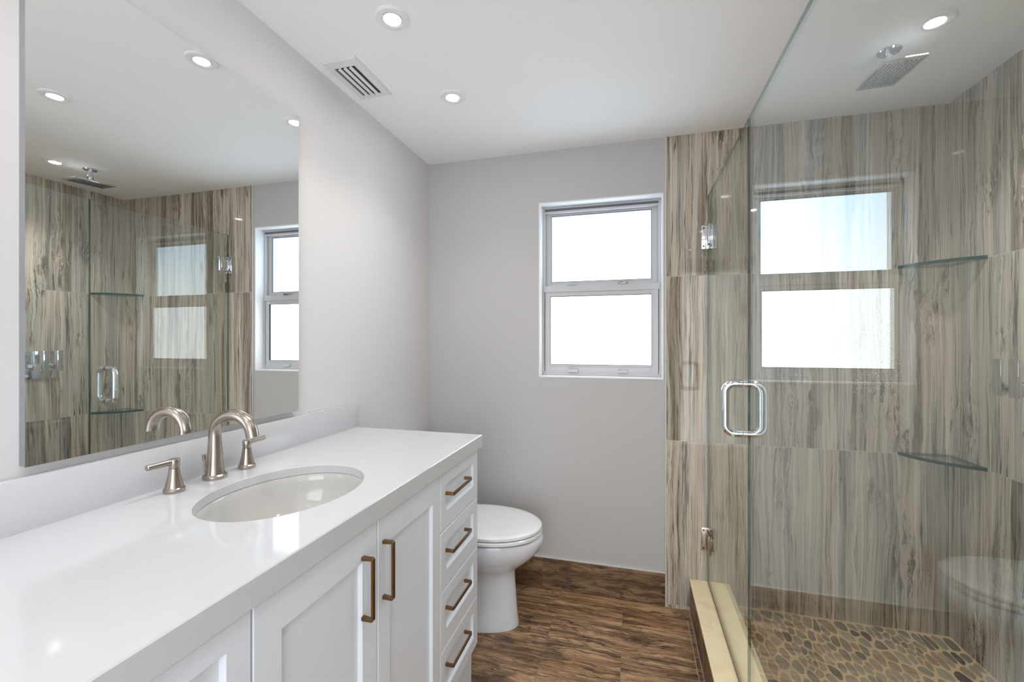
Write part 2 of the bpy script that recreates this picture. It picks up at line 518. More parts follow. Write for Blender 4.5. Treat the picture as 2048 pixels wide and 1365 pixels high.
bm = nb(); box(bm, TX, XR, YT, YB, 0, H)
struct('wall_back_tiled', bm, M['tile_back'])
bm = nb(); box(bm, TX - .004, TX, YT - .001, YB, 0, H, .0008)
struct('trim_2', bm, plain('tile_edge_strip', rgb(214, 213, 208), .3, var=.01))
bm = nb(); box(bm, XR, XR + .14, .08, YB + .14, 0, H)
struct('wall_right', bm, M['tile_right'])
# thin caulk lines where the tiling meets ceiling and corner
bm = nb()
box(bm, TX, XR, YT - .003, YT, H - .004, H)
box(bm, XR - .003, XR, .22, YT, H - .004, H)
box(bm, XR - .002, XR, YT - .002, YT, FZ, H)
struct('trim_3', bm, M['caulk'])

# partition that closes the shower toward the door side, and the rest of the room behind the camera
bm = nb(); box(bm, 1.35, XR + .14, .10, .21, 0, H)
struct('wall_shower_end', bm, M['wall'])
bm = nb(); box(bm, 1.35, XR, .21, .22, 0, H)
struct('wall_shower_end_tiled', bm, M['tile_near'])
bm = nb()
box(bm, XR - .4, XR - .26, YN - .1, .10, 0, H)
struct('wall_right_near', bm, M['wall'])
bm = nb()
for (a, b, c0, c1) in ((0, .45, 0, H), (1.80, 2.2, 0, H), (.45, 1.80, 2.10, H)):  # wide opening added behind the camera to let in fill light
    box(bm, a, b, YN - .1, YN, c0, c1)
struct('wall_behind', bm, M['wall'])
bm = nb(); box(bm, GX + .1, XR - .26, YN - .1, .10, -.08, 0)
struct('floor_near', bm, M['wood_floor'])

# wood-look baseboard
bm = nb(); box(bm, 0, TX - .004, YB - .011, YB, 0, .155, .0015)
struct('baseboard_back', bm, M['wood_base'])
bm = nb(); box(bm, 0, TX - .004, YB - .008, YB, .155, .160, .001)
struct('baseboard_back_caulk', bm, M['caulk'])
bm = nb(); box(bm, 0, .011, 1.53, YB - .011, 0, .155, .0015)
struct('baseboard_left', bm, M['wood_base_y'])
# narrow cut strip of tile along the foot of the kerb
bm = nb(); box(bm, 1.333, 1.3505, .22, 2.118, 0, .0012)
struct('trim_4', bm, M['wood_strip'])
bm = nb(); box(bm, 1.3315, 1.333, .22, 2.118, 0, .0013); box(bm, 1.3495, 1.351, .22, 2.19, 0, .0014)
struct('trim_5', bm, M['caulk'])

# ---------------------------------------------------------------- window: outer frame, two sashes, frosted panes
F0 = YB + .058
win = bpy.data.objects.new('window_1', None); COL.objects.link(win)
win.location = ((WL + WR) / 2, F0, WB); ORIGIN['window_1'] = Vector(win.location); win['kind'] = 'structure'
def rect_frame(bm, x0, x1, z0, z1, wl, wr, wb, wt, y0, y1, bevel=.0012):
    box(bm, x0, x0 + wl, y0, y1, z0, z1, bevel)
    box(bm, x1 - wr, x1, y0, y1, z0, z1, bevel)
    box(bm, x0 + wl, x1 - wr, y0, y1, z0, z0 + wb, bevel)
    box(bm, x0 + wl, x1 - wr, y0, y1, z1 - wt, z1, bevel)
bm = nb()
rect_frame(bm, WL + .003, WR - .003, WB + .003, WT - .003, .014, .014, .022, .014, F0 + .006, F0 + .07)
box(bm, WL + .003, WR - .003, F0 + .002, F0 + .012, WB + .003, WB + .016, .0012)
box(bm, WL + .003, WL + .008, F0 - .002, F0 + .01, WT - .075, WT - .006, .001)   # jamb clip at the top left
obj('window_frame', bm, M['trim'], win)
bm = nb()
box(bm, WL + .017, WR - .017, F0 + .004, F0 + .03, WT - .036, WT - .026, .002)   # drip ledge over the upper sash
obj('head_ledge', bm, M['trim'], win)
# upper sash (set further out)
up = nb()
rect_frame(up, WL + .017, WR - .017, 1.553, WT - .028, .030, .032, .030, .022, F0 + .028, F0 + .05)
rect_frame(up, WL + .040, WR - .043, 1.578, WT - .044, .007, .007, .007, .007, F0 + .024, F0 + .03, .0008)
us = obj('sash', up, M['trim'], win)
bm = nb(); box(bm, WL + .046, WR - .048, F0 + .034, F0 + .040, 1.583, WT - .047)
pn = obj('pane', bm, M['pane_up'], us, label='upper frosted pane, pale blue')
gk = nb(); rect_frame(gk, WL + .0455, WR - .0475, 1.5825, WT - .0465, .0028, .0028, .0028, .0035, F0 + .0235, F0 + .0335, 0)
obj('gasket', gk, M['gasket'], us)
gk = nb(); box(gk, WL + .016, WR - .016, F0 - .0005, F0 + .005, WT - .0255, WT - .0145)  # dark strip painting in the shadow line under the window head
obj('head_shadow_strip', gk, M['gasket'], win)
# lower sash (in front)
lo = nb()
rect_frame(lo, WL + .011, WR - .011, WB + .022, 1.558, .033, .038, .034, .048, F0 + .006, F0 + .026)
box(lo, WL + .009, WR - .009, F0 + .001, F0 + .02, 1.527, 1.561, .002)          # meeting rail
rect_frame(lo, WL + .037, WR - .042, WB + .052, 1.512, .008, .008, .008, .008, F0 + .002, F0 + .01, .0008)
ls = obj('sash', lo, M['trim'], win)
bm = nb(); box(bm, WL + .044, WR - .048, F0 + .014, F0 + .020, WB + .059, 1.505)
obj('pane', bm, M['pane_lo'], ls, label='lower frosted pane, nearly white')
for xc in (.785, 1.045):
    bm = nb()
    box(bm, xc - .026, xc + .026, F0 - .004, F0 + .016, 1.561, 1.5655, .001)
    box(bm, xc - .002, xc + .024, F0 - .008, F0 + .004, 1.5655, 1.570, .001)
    rod(bm, (xc - .012, F0 + .002, 1.5655), (xc - .012, F0 + .002, 1.572), .006, n=16)
    obj('sash_lock', bm, M['nickel'] if xc > 1 else M['trim'], win, 40)
for xc in (.795, 1.045):
    bm = nb()
    box(bm, xc - .025, xc + .025, F0 - .010, F0 + .006, WB + .021, WB + .036, .0025)
    obj('lift_tab', bm, M['trim'], win, 40)

gk = nb(); rect_frame(gk, WL + .0435, WR - .0475, WB + .0585, 1.5055, .0025, .0025, .0025, .0030, F0 + .0015, F0 + .0135, 0)
obj('gasket', gk, M['gasket'], ls)

# ---------------------------------------------------------------- shower floor, kerb
random.seed(5)
rng = np.random.default_rng(11)
def voronoi_pebbles(x0, x1, y0, y1, sx, sy, rot=.0):
    """relaxed Voronoi cells in a stretched plane, shrunk for grout and rounded off"""
    w, h = (x1 - x0) / sx, (y1 - y0) / sy
    n = int(w * h * .88)
    P = rng.random((n, 2)) * [w, h]
    def cells(P):
        out = []
        for i in range(len(P)):
            d = ((P - P[i]) ** 2).sum(1)
            nn = np.argsort(d)[1:18]
            poly = [(-.0, -.0), (w, 0), (w, h), (0, h)]
            for j in nn:
                m = (P[i] + P[j]) / 2; nx, ny = P[j] - P[i]
                res = []
                for a, b in zip(poly, poly[1:] + poly[:1]):
                    da = (a[0] - m[0]) * nx + (a[1] - m[1]) * ny
                    db = (b[0] - m[0]) * nx + (b[1] - m[1]) * ny
                    if da <= 0: res.append(a)
                    if da * db < 0:
                        s = da / (da - db); res.append((a[0] + (b[0] - a[0]) * s, a[1] + (b[1] - a[1]) * s))
                poly = res
                if len(poly) < 3: break
            out.append(poly)
        return out
    for it in range(2):
        C = cells(P)
        Q = np.array([np.mean(c, axis=0) if len(c) > 2 else P[i] for i, c in enumerate(C)])
        P = P + (Q - P) * .6
    polys = []
    for c in cells(P):
        if len(c) < 3: continue
        c = np.array(c) * [sx, sy] + [x0, y0]
        ctr = c.mean(0)
        k = rng.uniform(.76, .91)
        c = ctr + (c - ctr) * k
        for _ in range(2):      # round the corners
            nx = np.roll(c, -1, 0)
            c = np.stack([c * .75 + nx * .25, c * .25 + nx * .75], 1).reshape(-1, 2)
        polys.append(c)
    return polys
pts = voronoi_pebbles(GX + .095, XR - .004, .222, YT - .004, .029, .060)
verts, faces, mats, tone = [], [], [], []
for poly in pts:
    ctr = poly.mean(0); n = len(poly); b0 = len(verts)
    t1, t2 = rng.random(), rng.random()
    hgt = .0035 + .0015 * rng.random()
    for ring, (k, z) in enumerate(((1.0, 0.0), (.97, hgt * .6), (.86, hgt * .93), (.55, hgt))):
        for p in poly:
            q = ctr + (p - ctr) * k
            verts.append((q[0], q[1], FZ + z)); tone.append((t1, t2, 0, 1))
    for r in range(3):
        for k in range(n):
            k2 = (k + 1) % n
            faces.append((b0 + r * n + k, b0 + r * n + k2, b0 + (r + 1) * n + k2, b0 + (r + 1) * n + k)); mats.append(1)
    faces.append(tuple(b0 + 3 * n + k for k in range(n))); mats.append(1)
b0 = len(verts)
X0, X1, Y0, Y1 = 1.522, XR, .22, YT
for z in (0.0, FZ + .0012):
    for p in ((X0, Y0), (X1, Y0), (X1, Y1), (X0, Y1)):
        verts.append((p[0], p[1], z)); tone.append((0, 0, 0, 1))
for q in ((0, 1, 2, 3), (4, 5, 6, 7), (0, 1, 5, 4), (1, 2, 6, 5), (2, 3, 7, 6), (3, 0, 4, 7)):
    faces.append(tuple(b0 + i for i in q)); mats.append(0)
me = bpy.data.meshes.new('floor_shower')
me.from_pydata(verts, [], faces)
me.materials.append(M['grout']); me.materials.append(M['pebble'])
me.polygons.foreach_set('material_index', mats)
me.polygons.foreach_set('use_smooth', [m == 1 for m in mats])
ca = me.color_attributes.new('stone', 'FLOAT_COLOR', 'POINT')
ca.data.foreach_set('color', [c for q in tone for c in q])
so = bpy.data.objects.new('floor_shower', me); COL.objects.link(so); so['kind'] = 'structure'

kerb = thing('shower_curb', (1.437, 1.2, 0), 'low shower curb with cream marble top and brown wood-look side', 'curb')
bm = nb(); box(bm, 1.3525, 1.5215, .22, YT, 0, .1385)
obj('curb_body', bm, M['wood_curb'], kerb)
bm = nb(); box(bm, 1.3505, 1.5225, .22, YT, .1385, .150, .0022)
obj('marble_top', bm, M['marble'], kerb)

# ---------------------------------------------------------------- shower glass
GT, GB = 1.945, .1505
g0, g1 = GX - .004, GX + .004
def glass_pane(bm, y0, y1, z0, z1):
    box(bm, g0, g1, y0, y1, z0, z1)
    for f in bm.faces:
        f.material_index = 0 if abs(f.normal.x) > .5 else 1
fx = thing('glass_panel', (GX, .85, GB), 'fixed clear glass shower panel nearest the right side, reflecting the window', 'glass panel')
bm = nb(); glass_pane(bm, .222, 1.457, GB, GT)
obj('pane', bm, [M['glass_fixed'], M['edge_soft']], fx)
bm = nb()
box(bm, g0 - .003, g0 - .0005, .222, 1.455, GB, GB + .010)
box(bm, g1 + .0005, g1 + .003, .222, 1.455, GB, GB + .010)
obj('bottom_seal', bm, M['caulk'], fx)

dr = thing('glass_door', (GX, 1.83, GB), 'frameless glass shower door hinged on the striped stone wall, with chrome pull', 'shower door')
bm = nb(); glass_pane(bm, 1.461, YT - .006, GB + .008, GT)
obj('pane', bm, [M['glass'], M['edge_soft']], dr)
bm = nb(); box(bm, g0 - .001, g1 + .001, 1.465, YT - .012, GB + .0004, GB + .008)
obj('bottom_seal', bm, plain('door_sweep', rgb(122, 104, 78), .4), dr)
for zc in (1.755, .346):
    hm = nb()
    box(hm, GX - .030, GX + .030, YT - .006, YT - .0004, zc - .055, zc + .055, .0018)      # wall plate
    hg = obj('hinge', hm, M['chrome'] if zc > 1 else M['nickel'], dr, 30)
    b2 = nb()
    box(b2, GX - .012, GX + .012, YT - .062, YT - .006, zc - .026, zc + .026, .002)        # knuckle
    box(b2, g0 - .0065, g0 - .0005, YT - .078, YT - .012, zc - .045, zc + .045, .0018)     # clamp plates on the glass
    box(b2, g1 + .0005, g1 + .0065, YT - .078, YT - .012, zc - .045, zc + .045, .0018)
    obj('glass_clamp', b2, M['chrome'] if zc > 1 else M['nickel'], hg, 30)
    for dx in (-.020, .020):
        for dz in (-.042, .042):
            b2 = nb()
            rod(b2, (GX + dx, YT - .0055, zc + dz), (GX + dx, YT - .0072, zc + dz), .0045, n=14)
            obj('screw', b2, M['rubber'], hg, 30)
# back-to-back D pull through the glass
hy, hz0, hz1, hr = 1.531, .976, 1.135, .0125
pull = nb()
for s in (-1, 1):
    x0 = GX + s * .006; x1 = GX + s * .054; rr = .028
    pp = [(x0, hy, hz1), (x1 - s * rr, hy, hz1)]
    for k in range(1, 9):
        a = pi / 2 * k / 8
        pp.append((x1 - s * rr + s * rr * sin(a), hy, hz1 - rr + rr * cos(a)))
    for k in range(0, 9):
        a = pi / 2 * k / 8
        pp.append((x1 - s * rr + s * rr * cos(a), hy, hz0 + rr - rr * sin(a)))
    pp.append((x0, hy, hz0))
    tube(pull, pp, hr, 24)
hd = obj('handle', pull, M['chrome'], dr, 50)
ws = nb()
for z in (hz0, hz1):
    for s in (-1, 1):
        rod(ws, (GX + s * .0052, hy, z), (GX + s * .009, hy, z), .0128, n=24)
obj('washer', ws, M['chrome'], hd, 40)

# ---------------------------------------------------------------- corner shelves
def shelf(z, label):
    th = .013
    cx_, cy_ = XR - .0005, YT - .0005
    A = Vector((cx_ - .178, cy_)); B = Vector((cx_, cy_ - .198))
    poly = [(cx_, cy_), (A.x, A.y)]
    mid = (A + B) / 2; nrm = Vector((-(B - A).y, (B - A).x)); nrm.normalize()
    if nrm.dot(Vector((-1, -1))) < 0: nrm = -nrm
    for k in range(1, 24):
        s = k / 24
        p = A.lerp(B, s) + nrm * (.034 * 4 * s * (1 - s))
        poly.append((p.x, p.y))
    poly.append((B.x, B.y))
    bm = nb(); prism(bm, poly, z - th / 2, z + th / 2, 0, 1)
    o = obj('corner_shelf', bm, [M['shelfglass'], M['edge']])
    return tag(o, label, 'shelf', 'glass corner shelves in the shower')
shelf(1.580, 'upper green-edged glass corner shelf in the shower, above eye height')
shelf(.798, 'lower green-edged glass corner shelf in the shower, seen from above')

# ---------------------------------------------------------------- shower head and valve
sh = thing('rain_shower', (1.925, 1.752, H), 'flat rectangular rain shower head hanging from the ceiling', 'shower head')
bm = nb(); lathe(bm, [(0, 0), (.034, 0), (.034, -.003), (.030, -.007), (.013, -.009), (.0, -.009)], (1.925, 1.752, H - .0003))
obj('flange', bm, M['chrome'], sh, 35)
bm = nb(); rod(bm, (1.925, 1.752, H - .006), (1.925, 1.752, H - .048), .0105)
lathe(bm, [(0, -.034), (.015, -.034), (.016, -.050), (.012, -.062), (0, -.062)], (1.925, 1.752, H - .001))
obj('arm', bm, M['chrome'], sh, 35)
Rt = Matrix.Translation((1.925, 1.752, 2.173)) @ Matrix.Rotation(radians(3.6), 4, 'X') @ Matrix.Rotation(radians(-1), 4, 'Y')
bm = nb(); box(bm, -.060, .060, -.095, .095, -.0045, .0045, .0018, M=Rt)
lathe(bm, [(0, .02), (.016, .016), (.02, .0045), (0, .004)], (1.925, 1.752, 2.173))
pl = obj('spray_plate', bm, M['chrome'], sh, 30)
bm = nb()
for i in range(9):
    for j in range(14):
        p = Rt @ Vector((-.048 + i * .012, -.078 + j * .012, -.0045))
        rod(bm, p, p - Vector((0, 0, .0024)), .0032, .0022, 8)
nz = obj('nozzles', bm, plain('nozzle_rubber', rgb(96, 100, 104), .5), pl, 30)
nz['kind'] = 'stuff'

va = thing('shower_valve', (XR, 1.76, 1.127), 'square chrome shower valve with lever handles on the striped stone wall', 'shower valve')
bm = nb(); box(bm, XR - .007, XR - .0004, 1.678, 1.838, 1.045, 1.210, .002)
obj('wall_plate', bm, M['chrome'], va, 30)
for k, yc in enumerate((1.782, 1.716)):
    bm = nb()
    rod(bm, (XR - .006, yc, 1.118), (XR - .050 , yc, 1.118), .021, n=28, bevel=.001)
    ob = obj('handle', bm, M['chrome'], va, 35)
    bm = nb()
    box(bm, XR - .112, XR - .050, yc - .019, yc + .019, 1.098, 1.134, .002)
    box(bm, XR - .120, XR - .110, yc - .024, yc + .014, 1.094, 1.214, .0018)
    obj('lever', bm, M['chrome'], ob, 30)

# ---------------------------------------------------------------- recessed lamps
def downlight(x, y, rot, label, tilt=0):
    t_ = thing('recessed_light', (x, y, H), label, 'ceiling light', 'recessed ceiling lights')
    ring(t_, x, y)
    return t_
def ring(t_, x, y):
    bm = nb()
    lathe(bm, [(.030, -.004), (.033, -.0075), (.046, -.007), (.050, -.0035), (.0505, -.0002), (.030, -.0002), (.030, -.004)], (x, y, H), n=48)
    obj('trim_ring', bm, M['lamptrim'], t_, 35)
    bm = nb()
    lathe(bm, [(.0285, -.0005), (.0285, -.0055), (.026, -.007), (.0245, -.0055), (.0245, -.0005), (.0285, -.0005)], (x, y, H), n=48)
    obj('gimbal', bm, M['lamptrim'], t_, 35)
    bm = nb()
    lathe(bm, [(0, -.0058), (.0243, -.0052), (.0243, -.001), (0, -.001)], (x, y, H), n=40)
    obj('lamp_lens', bm, M['lamp'], t_, 35)
    ld = bpy.data.lights.new('lamp_beam', 'SPOT')       # the beam of the downlight itself
    ld.energy = SPOT_POWER * (BEAM[0] if x < .6 else BEAM[1] if x < 1.5 else BEAM[2]); ld.color = (1.0, .965, .92); ld.spot_size = radians(125); ld.spot_blend = 1.0; ld.shadow_soft_size = .04
    lo_ = bpy.data.objects.new('lamp_beam', ld); COL.objects.link(lo_)
    lo_.parent = t_; lo_.location = (0, 0, -.052)
L0 = downlight(.391, 1.173, 0, 'recessed ceiling light at the top of the picture, nearest the air vent')
def more_light(x, y, label):
    c = copy_tree(L0)
    c.location = (x, y, H); c['label'] = label
    for ch in c.children:
        if ch.type == 'LIGHT':
            ch.data = ch.data.copy()
            ch.data.energy = SPOT_POWER * (BEAM[0] if x < .6 else BEAM[1] if x < 1.5 else BEAM[2])
    return c
more_light(.398, 1.615, 'recessed ceiling light near the back wall beyond the air vent')
more_light(1.982, 1.625, 'recessed ceiling light over the shower, beside the shower head')
more_light(1.164, 1.187, 'recessed ceiling light over the floor, seen only in the mirror')
more_light(1.960, .800, 'recessed shower light near the camera, seen only as a glint in the tiles')
for x, y in ((.391, .35), (1.164, .20), (.391, -.55), (1.164, -.60)):  # unseen ceiling lamps, added to brighten the room
    more_light(x, y, 'added recessed fill light above or behind the viewer, unseen')

# ---------------------------------------------------------------- ceiling vent
vn = thing('air_vent', (.108, 1.412, H), 'white rectangular ceiling air vent with long slats', 'vent')
vx0, vx1, vy0, vy1 = .036, .177, 1.292, 1.533
ix0, ix1, iy0, iy1 = .062, .146, 1.332, 1.512
bm = nb()
for (a, b, c0, c1) in ((vx0, ix0, vy0, vy1), (ix1, vx1, vy0, vy1), (ix0, ix1, vy0, iy0), (ix0, ix1, iy1, vy1)):
    box(bm, a, b, c0, c1, H - .007, H - .0004)
bmesh.ops.bevel(bm, geom=[e for e in bm.edges if all(abs(v.co.z - (H - .007)) < 1e-5 for v in e.verts) and
                (all(abs(v.co.x - vx0) < 1e-5 for v in e.verts) or all(abs(v.co.x - vx1) < 1e-5 for v in e.verts) or
                 all(abs(v.co.y - vy0) < 1e-5 for v in e.verts) or all(abs(v.co.y - vy1) < 1e-5 for v in e.verts))],
                offset=.004, segments=2, affect='EDGES')
obj('vent_frame', bm, M['ventwhite'], vn)
bm = nb(); box(bm, ix0, ix1, iy0, iy1, H - .0008, H - .0003)
obj('duct_back', bm, M['ventdark'], vn)
for k in range(3):
    bm = nb()
    xc = ix0 + .021 + k * .0225
    Rm = Matrix.Translation((xc, (iy0 + iy1) / 2, H - .009)) @ Matrix.Rotation(radians(-42), 4, 'Y')
    box(bm, -.0052, .0052, -(iy1 - iy0) / 2, (iy1 - iy0) / 2, -.0007, .0007, M=Rm)
    obj('slat', bm, M['ventwhite'], vn)
for y in (1.312, 1.522):
    bm = nb(); rod(bm, (.104, y, H - .0068), (.104, y, H - .0088), .0032, n=14)
    obj('screw', bm, M['ventwhite'], vn, 40)

# ---------------------------------------------------------------- mirror
mr = thing('wall_mirror', (.0, .87, 1.037), 'large frameless rectangular mirror above the sink backsplash', 'mirror')
my0, my1, mz0, mz1 = .531, 1.209, 1.0395, 2.019
bm = nb(); box(bm, .0004, .0150, my0 + .001, my1 - .001, mz0 + .001, mz1 - .001)
obj('backing', bm, M['alu'], mr)
bm = nb(); box(bm, .0152, .0189, my0, my1, mz0, mz1)
for f in bm.faces: f.material_index = 0 if f.normal.x > .5 else 1
obj('mirror_glass', bm, [M['mirror'], M['alu']], mr)

# ---------------------------------------------------------------- vanity
CX0, CXF = .0, .540           # cabinet front plane
VY0, VY1 = .195, 1.515
van = thing('vanity_cabinet', (.27, SY, 0), 'white shaker vanity cabinet with bronze pulls under the white countertop', 'cabinet')
bm = nb()
box(bm, .002, .519, VY0, VY0 + .018, .150, .8775); box(bm, .002, .519, VY1 - .018, VY1, .150, .8775)
box(bm, .002, .519, VY0 + .018, VY1 - .018, .150, .168); box(bm, .002, .010, VY0 + .018, VY1 - .018, .168, .8775)
box(bm, .510, .519, VY0 + .018, VY1 - .018, .168, .8775)
obj('carcass', bm, M['cabinet'], van)
# plinth with a cut-out between two feet
bm = nb()
def plinth(bm, poly, x0, x1):
    lo_ = [bm.verts.new((x0, y, z)) for y, z in poly]; hi_ = [bm.verts.new((x1, y, z)) for y, z in poly]
    bm.faces.new(lo_); bm.faces.new(hi_)
    for k in range(len(poly)):
        k2 = (k + 1) % len(poly); bm.faces.new((lo_[k], lo_[k2], hi_[k2], hi_[k]))
plinth(bm, [(VY0, .0), (VY0 + .12, .0), (VY0 + .14, .115), (VY1 - .137, .115), (VY1 - .117, .0), (VY1, .0), (VY1, .1495), (VY0, .1495)], .498, .516)
obj('plinth', bm, M['cabinet'], van)
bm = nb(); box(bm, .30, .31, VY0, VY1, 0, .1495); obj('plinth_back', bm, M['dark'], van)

def panel_front(bm, y0, y1, z0, z1, st, rt, rb=None, depth=.0095):
    """shaker front: frame with a recessed panel; x faces outward"""
    rb = rt if rb is None else rb
    xb, xf, xp = .5195, CXF, CXF - depth
    bev = .0035
    def q(a, b, c, d): bm.faces.new([bm.verts.new(p) for p in (a, b, c, d)])
    o = [(y0, z0), (y1, z0), (y1, z1), (y0, z1)]
    c = .0018
    oc = [(y0 + c, z0 + c), (y1 - c, z0 + c), (y1 - c, z1 - c), (y0 + c, z1 - c)]
    i = [(y0 + st, z0 + rb), (y1 - st, z0 + rb), (y1 - st, z1 - rt), (y0 + st, z1 - rt)]
    j = [(y0 + st + bev, z0 + rb + bev), (y1 - st - bev, z0 + rb + bev), (y1 - st - bev, z1 - rt - bev), (y0 + st + bev, z1 - rt - bev)]
    rings = [(xb, o), (xf - c, o), (xf, oc), (xf, i), (xf - .002, [(p[0] + (.0012 if p[0] < (y0 + y1) / 2 else -.0012), p[1] + (.0012 if p[1] < (z0 + z1) / 2 else -.0012)) for p in i]), (xp, j)]
    for (xa, A), (xc, B) in zip(rings[:-1], rings[1:]):
        for k in range(4):
            k2 = (k + 1) % 4
            q((xa, *A[k]), (xa, *A[k2]), (xc, *B[k2]), (xc, *B[k]))
    q(*[(xp, *p) for p in j]); q(*[(xb, *p) for p in o])

def bar_pull(y0, y1, z0, z1, vertical, parent):
    """square bar pull with two rounded-corner posts"""
    bm = nb()
    w, tk, out = .0095, .0045, .568
    x0 = CXF + .0002
    n = 5
    if vertical:
        yc = (y0 + y1) / 2
        a0, a1 = z0, z1
    else:
        yc = (z0 + z1) / 2
        a0, a1 = y0, y1
    r = .005
    outer = [(x0, a0)]
    for k in range(n + 1):
        an = pi / 2 * k / n
        outer.append((out - r + r * sin(an), a0 + r - r * cos(an)))
    for k in range(n + 1):
        an = pi / 2 * k / n
        outer.append((out - r + r * cos(an), a1 - r + r * sin(an)))
    outer.append((x0, a1))
    inner = [(x0, a0 + .008), (out - tk, a0 + tk + .0025), (out - tk, a1 - tk - .0025), (x0, a1 - .008)]
    m_ = len(outer)
    # inner outline with one point per outer point, so that the bar is a strip of quads
    inn = []
    for (x, a) in outer:
        aa = min(max(a, a0 + tk + .001), a1 - tk - .001)
        inn.append((min(x, out - tk), aa))
    inn[0] = (x0, a0 + .0075); inn[-1] = (x0, a1 - .0075)
    V = {}
    for nm, L in (('o', outer), ('i', inn)):
        for s in (-1, 1):
            V[nm, s] = [bm.verts.new((x, yc + s * w / 2, a) if vertical else (x, a, yc + s * w / 2)) for (x, a) in L]
    for k in range(m_ - 1):
        for s in (-1, 1):
            bm.faces.new((V['o', s][k], V['o', s][k + 1], V['i', s][k + 1], V['i', s][k]))
        for nm in 'oi':
            bm.faces.new((V[nm, -1][k], V[nm, -1][k + 1], V[nm, 1][k + 1], V[nm, 1][k]))
    for k in (0, m_ - 1):
        bm.faces.new((V['o', -1][k], V['o', 1][k], V['i', 1][k], V['i', -1][k]))
    return obj('handle', bm, M['bronze'], parent, 40)

G = .0015
ZT, ZB = .8735, .155
zs = [ZT, .695, .514, .334, ZB]
for (a, b) in ((1.193, VY1), (VY0, .527)):
    for k in range(4):
        bm = nb(); panel_front(bm, a + G, b - G if b != VY1 else b, zs[k + 1] + G, zs[k] - G, .042, .040, .052 if k < 3 else .042)
        d = obj('drawer', bm, M['cabinet'], van)
        zc = (.805, .630, .455, .281)[k]
        yc = (a + b) / 2 - .046
        bar_pull(yc - .080 + .0, yc + .080, zc - .004, zc + .004, False, d)
for (a, b, hy_) in ((.527, .861, .804), (.861, 1.193, .884)):
    bm = nb(); panel_front(bm, a + G, b - G, ZB, ZT - G, .055 if a < .8 else .050, .070, .070)
    d = obj('door', bm, M['cabinet'], van)
    bar_pull(hy_ - .004, hy_ + .004, .681, .815, True, d)

# worktop with an oval cut-out
EA, EB, EX = .1585, .196, .304
CY0, CY1, CXE = .185, 1.530, .553
NE = 96
def oval(k, n=NE, ex=0.0):
    a = 2 * pi * k / n
    return (EX + (EA + ex) * cos(a), SY - .0025 + (EB + ex) * sin(a))
bm = nb()
def square_hit(k):
    a = 2 * pi * k / NE
    dx, dy = cos(a) * EA, sin(a) * EB
    x0, x1, y0, y1 = .0005, CXE, CY0, CY1
    cx_, cy_ = EX, SY - .0025
    s = min(((x1 - cx_) / dx if dx > 1e-9 else 1e9), ((x0 - cx_) / dx if dx < -1e-9 else 1e9),
            ((y1 - cy_) / dy if dy > 1e-9 else 1e9), ((y0 - cy_) / dy if dy < -1e-9 else 1e9))
    return (cx_ + dx * s, cy_ + dy * s)
hits = [square_hit(k) for k in range(NE)]
for cnr in ((.0005, CY0), (.0005, CY1), (CXE, CY0), (CXE, CY1)):    # snap the nearest hit to each corner
    kk = min(range(NE), key=lambda i: (hits[i][0] - cnr[0]) ** 2 + (hits[i][1] - cnr[1]) ** 2)
    hits[kk] = cnr
c = .0022
def inset(p):
    return (min(p[0], CXE - c), max(min(p[1], CY1 - c), CY0 + c))
ZA, TH = .8785, .022
rings = [[(*oval(k), CZ - TH) for k in range(NE)], [(*oval(k), CZ - .0016) for k in range(NE)], [(*oval(k, ex=.0016), CZ) for k in range(NE)],
         [(*inset(h), CZ) for h in hits], [(h[0], h[1], CZ - c) for h in hits], [(h[0], h[1], ZA) for h in hits],
         [(min(h[0], CXE - .025), h[1], ZA) for h in hits], [(min(h[0], CXE - .025), h[1], CZ - TH) for h in hits], [(*oval(k), CZ - TH) for k in range(NE)]]
loft(bm, rings, cap=False)
tag(obj('countertop', bm, M['quartz'], None, 30), 'long glossy white quartz countertop with an oval sink cut-out', 'countertop')
bm = nb(); box(bm, .0005, .020, CY0, 1.537, CZ + .0006, 1.0205, .0012)
tag(obj('backsplash', bm, M['quartz'], None, 30), 'low white quartz backsplash slab standing on the back of the countertop', 'backsplash')
bm = nb(); box(bm, .019, .0212, CY0, 1.530, CZ + .0002, CZ + .0014)
struct('trim_6', bm, M['caulk'])

# undermount basin
sk = thing('sink_basin', (EX, SY, CZ - TH), 'white oval undermount sink basin set in the countertop', 'sink')
bm = nb()
prof = [(1.05, -.0005), (1.015, -.0005), (1.0, -.004), (.985, -.020), (.955, -.050), (.89, -.085), (.76, -.115), (.55, -.132), (.30, -.139), (.12, -.142)]
rg = []
for s, z in prof:
    rg.append([(EX + (oval(k)[0] - EX) * s, SY + (oval(k)[1] - SY) * s, CZ - TH + z) for k in range(NE)])
prof2 = [(.12, -.152), (.55, -.145), (.80, -.125), (.96, -.080), (1.05, -.020), (1.05, -.0005)]
for s, z in prof2:
    rg.append([(EX + (oval(k)[0] - EX) * s, SY + (oval(k)[1] - SY) * s, CZ - TH + z) for k in range(NE)])
loft(bm, rg, cap=False)
obj('bowl', bm, plain('basin_porcelain', rgb(204, 203, 200), .08, var=.004, coat=.4), sk, 60)
bm = nb(); lathe(bm, [(0, -.139), (.016, -.1385), (.021, -.1405), (.024, -.1425), (.024, -.150), (0, -.150)], (EX, SY, CZ - TH), n=32)
obj('drain', bm, M['nickel'], sk, 40)

# ---------------------------------------------------------------- faucet
FX = .067
FY = .8665
fc = thing('faucet', (FX, FY, CZ), 'brushed nickel widespread faucet with arched spout and two levers behind the sink', 'faucet')
z0 = CZ + .0002
bm = nb()
lathe(bm, [(0, 0), (.0265, 0), (.0275, .003), (.0270, .008), (.0235, .011), (0, .011)], (FX, FY, z0), n=40)
obj('base_ring', bm, M['nickel'], fc, 35)
pts_, rad = [], []
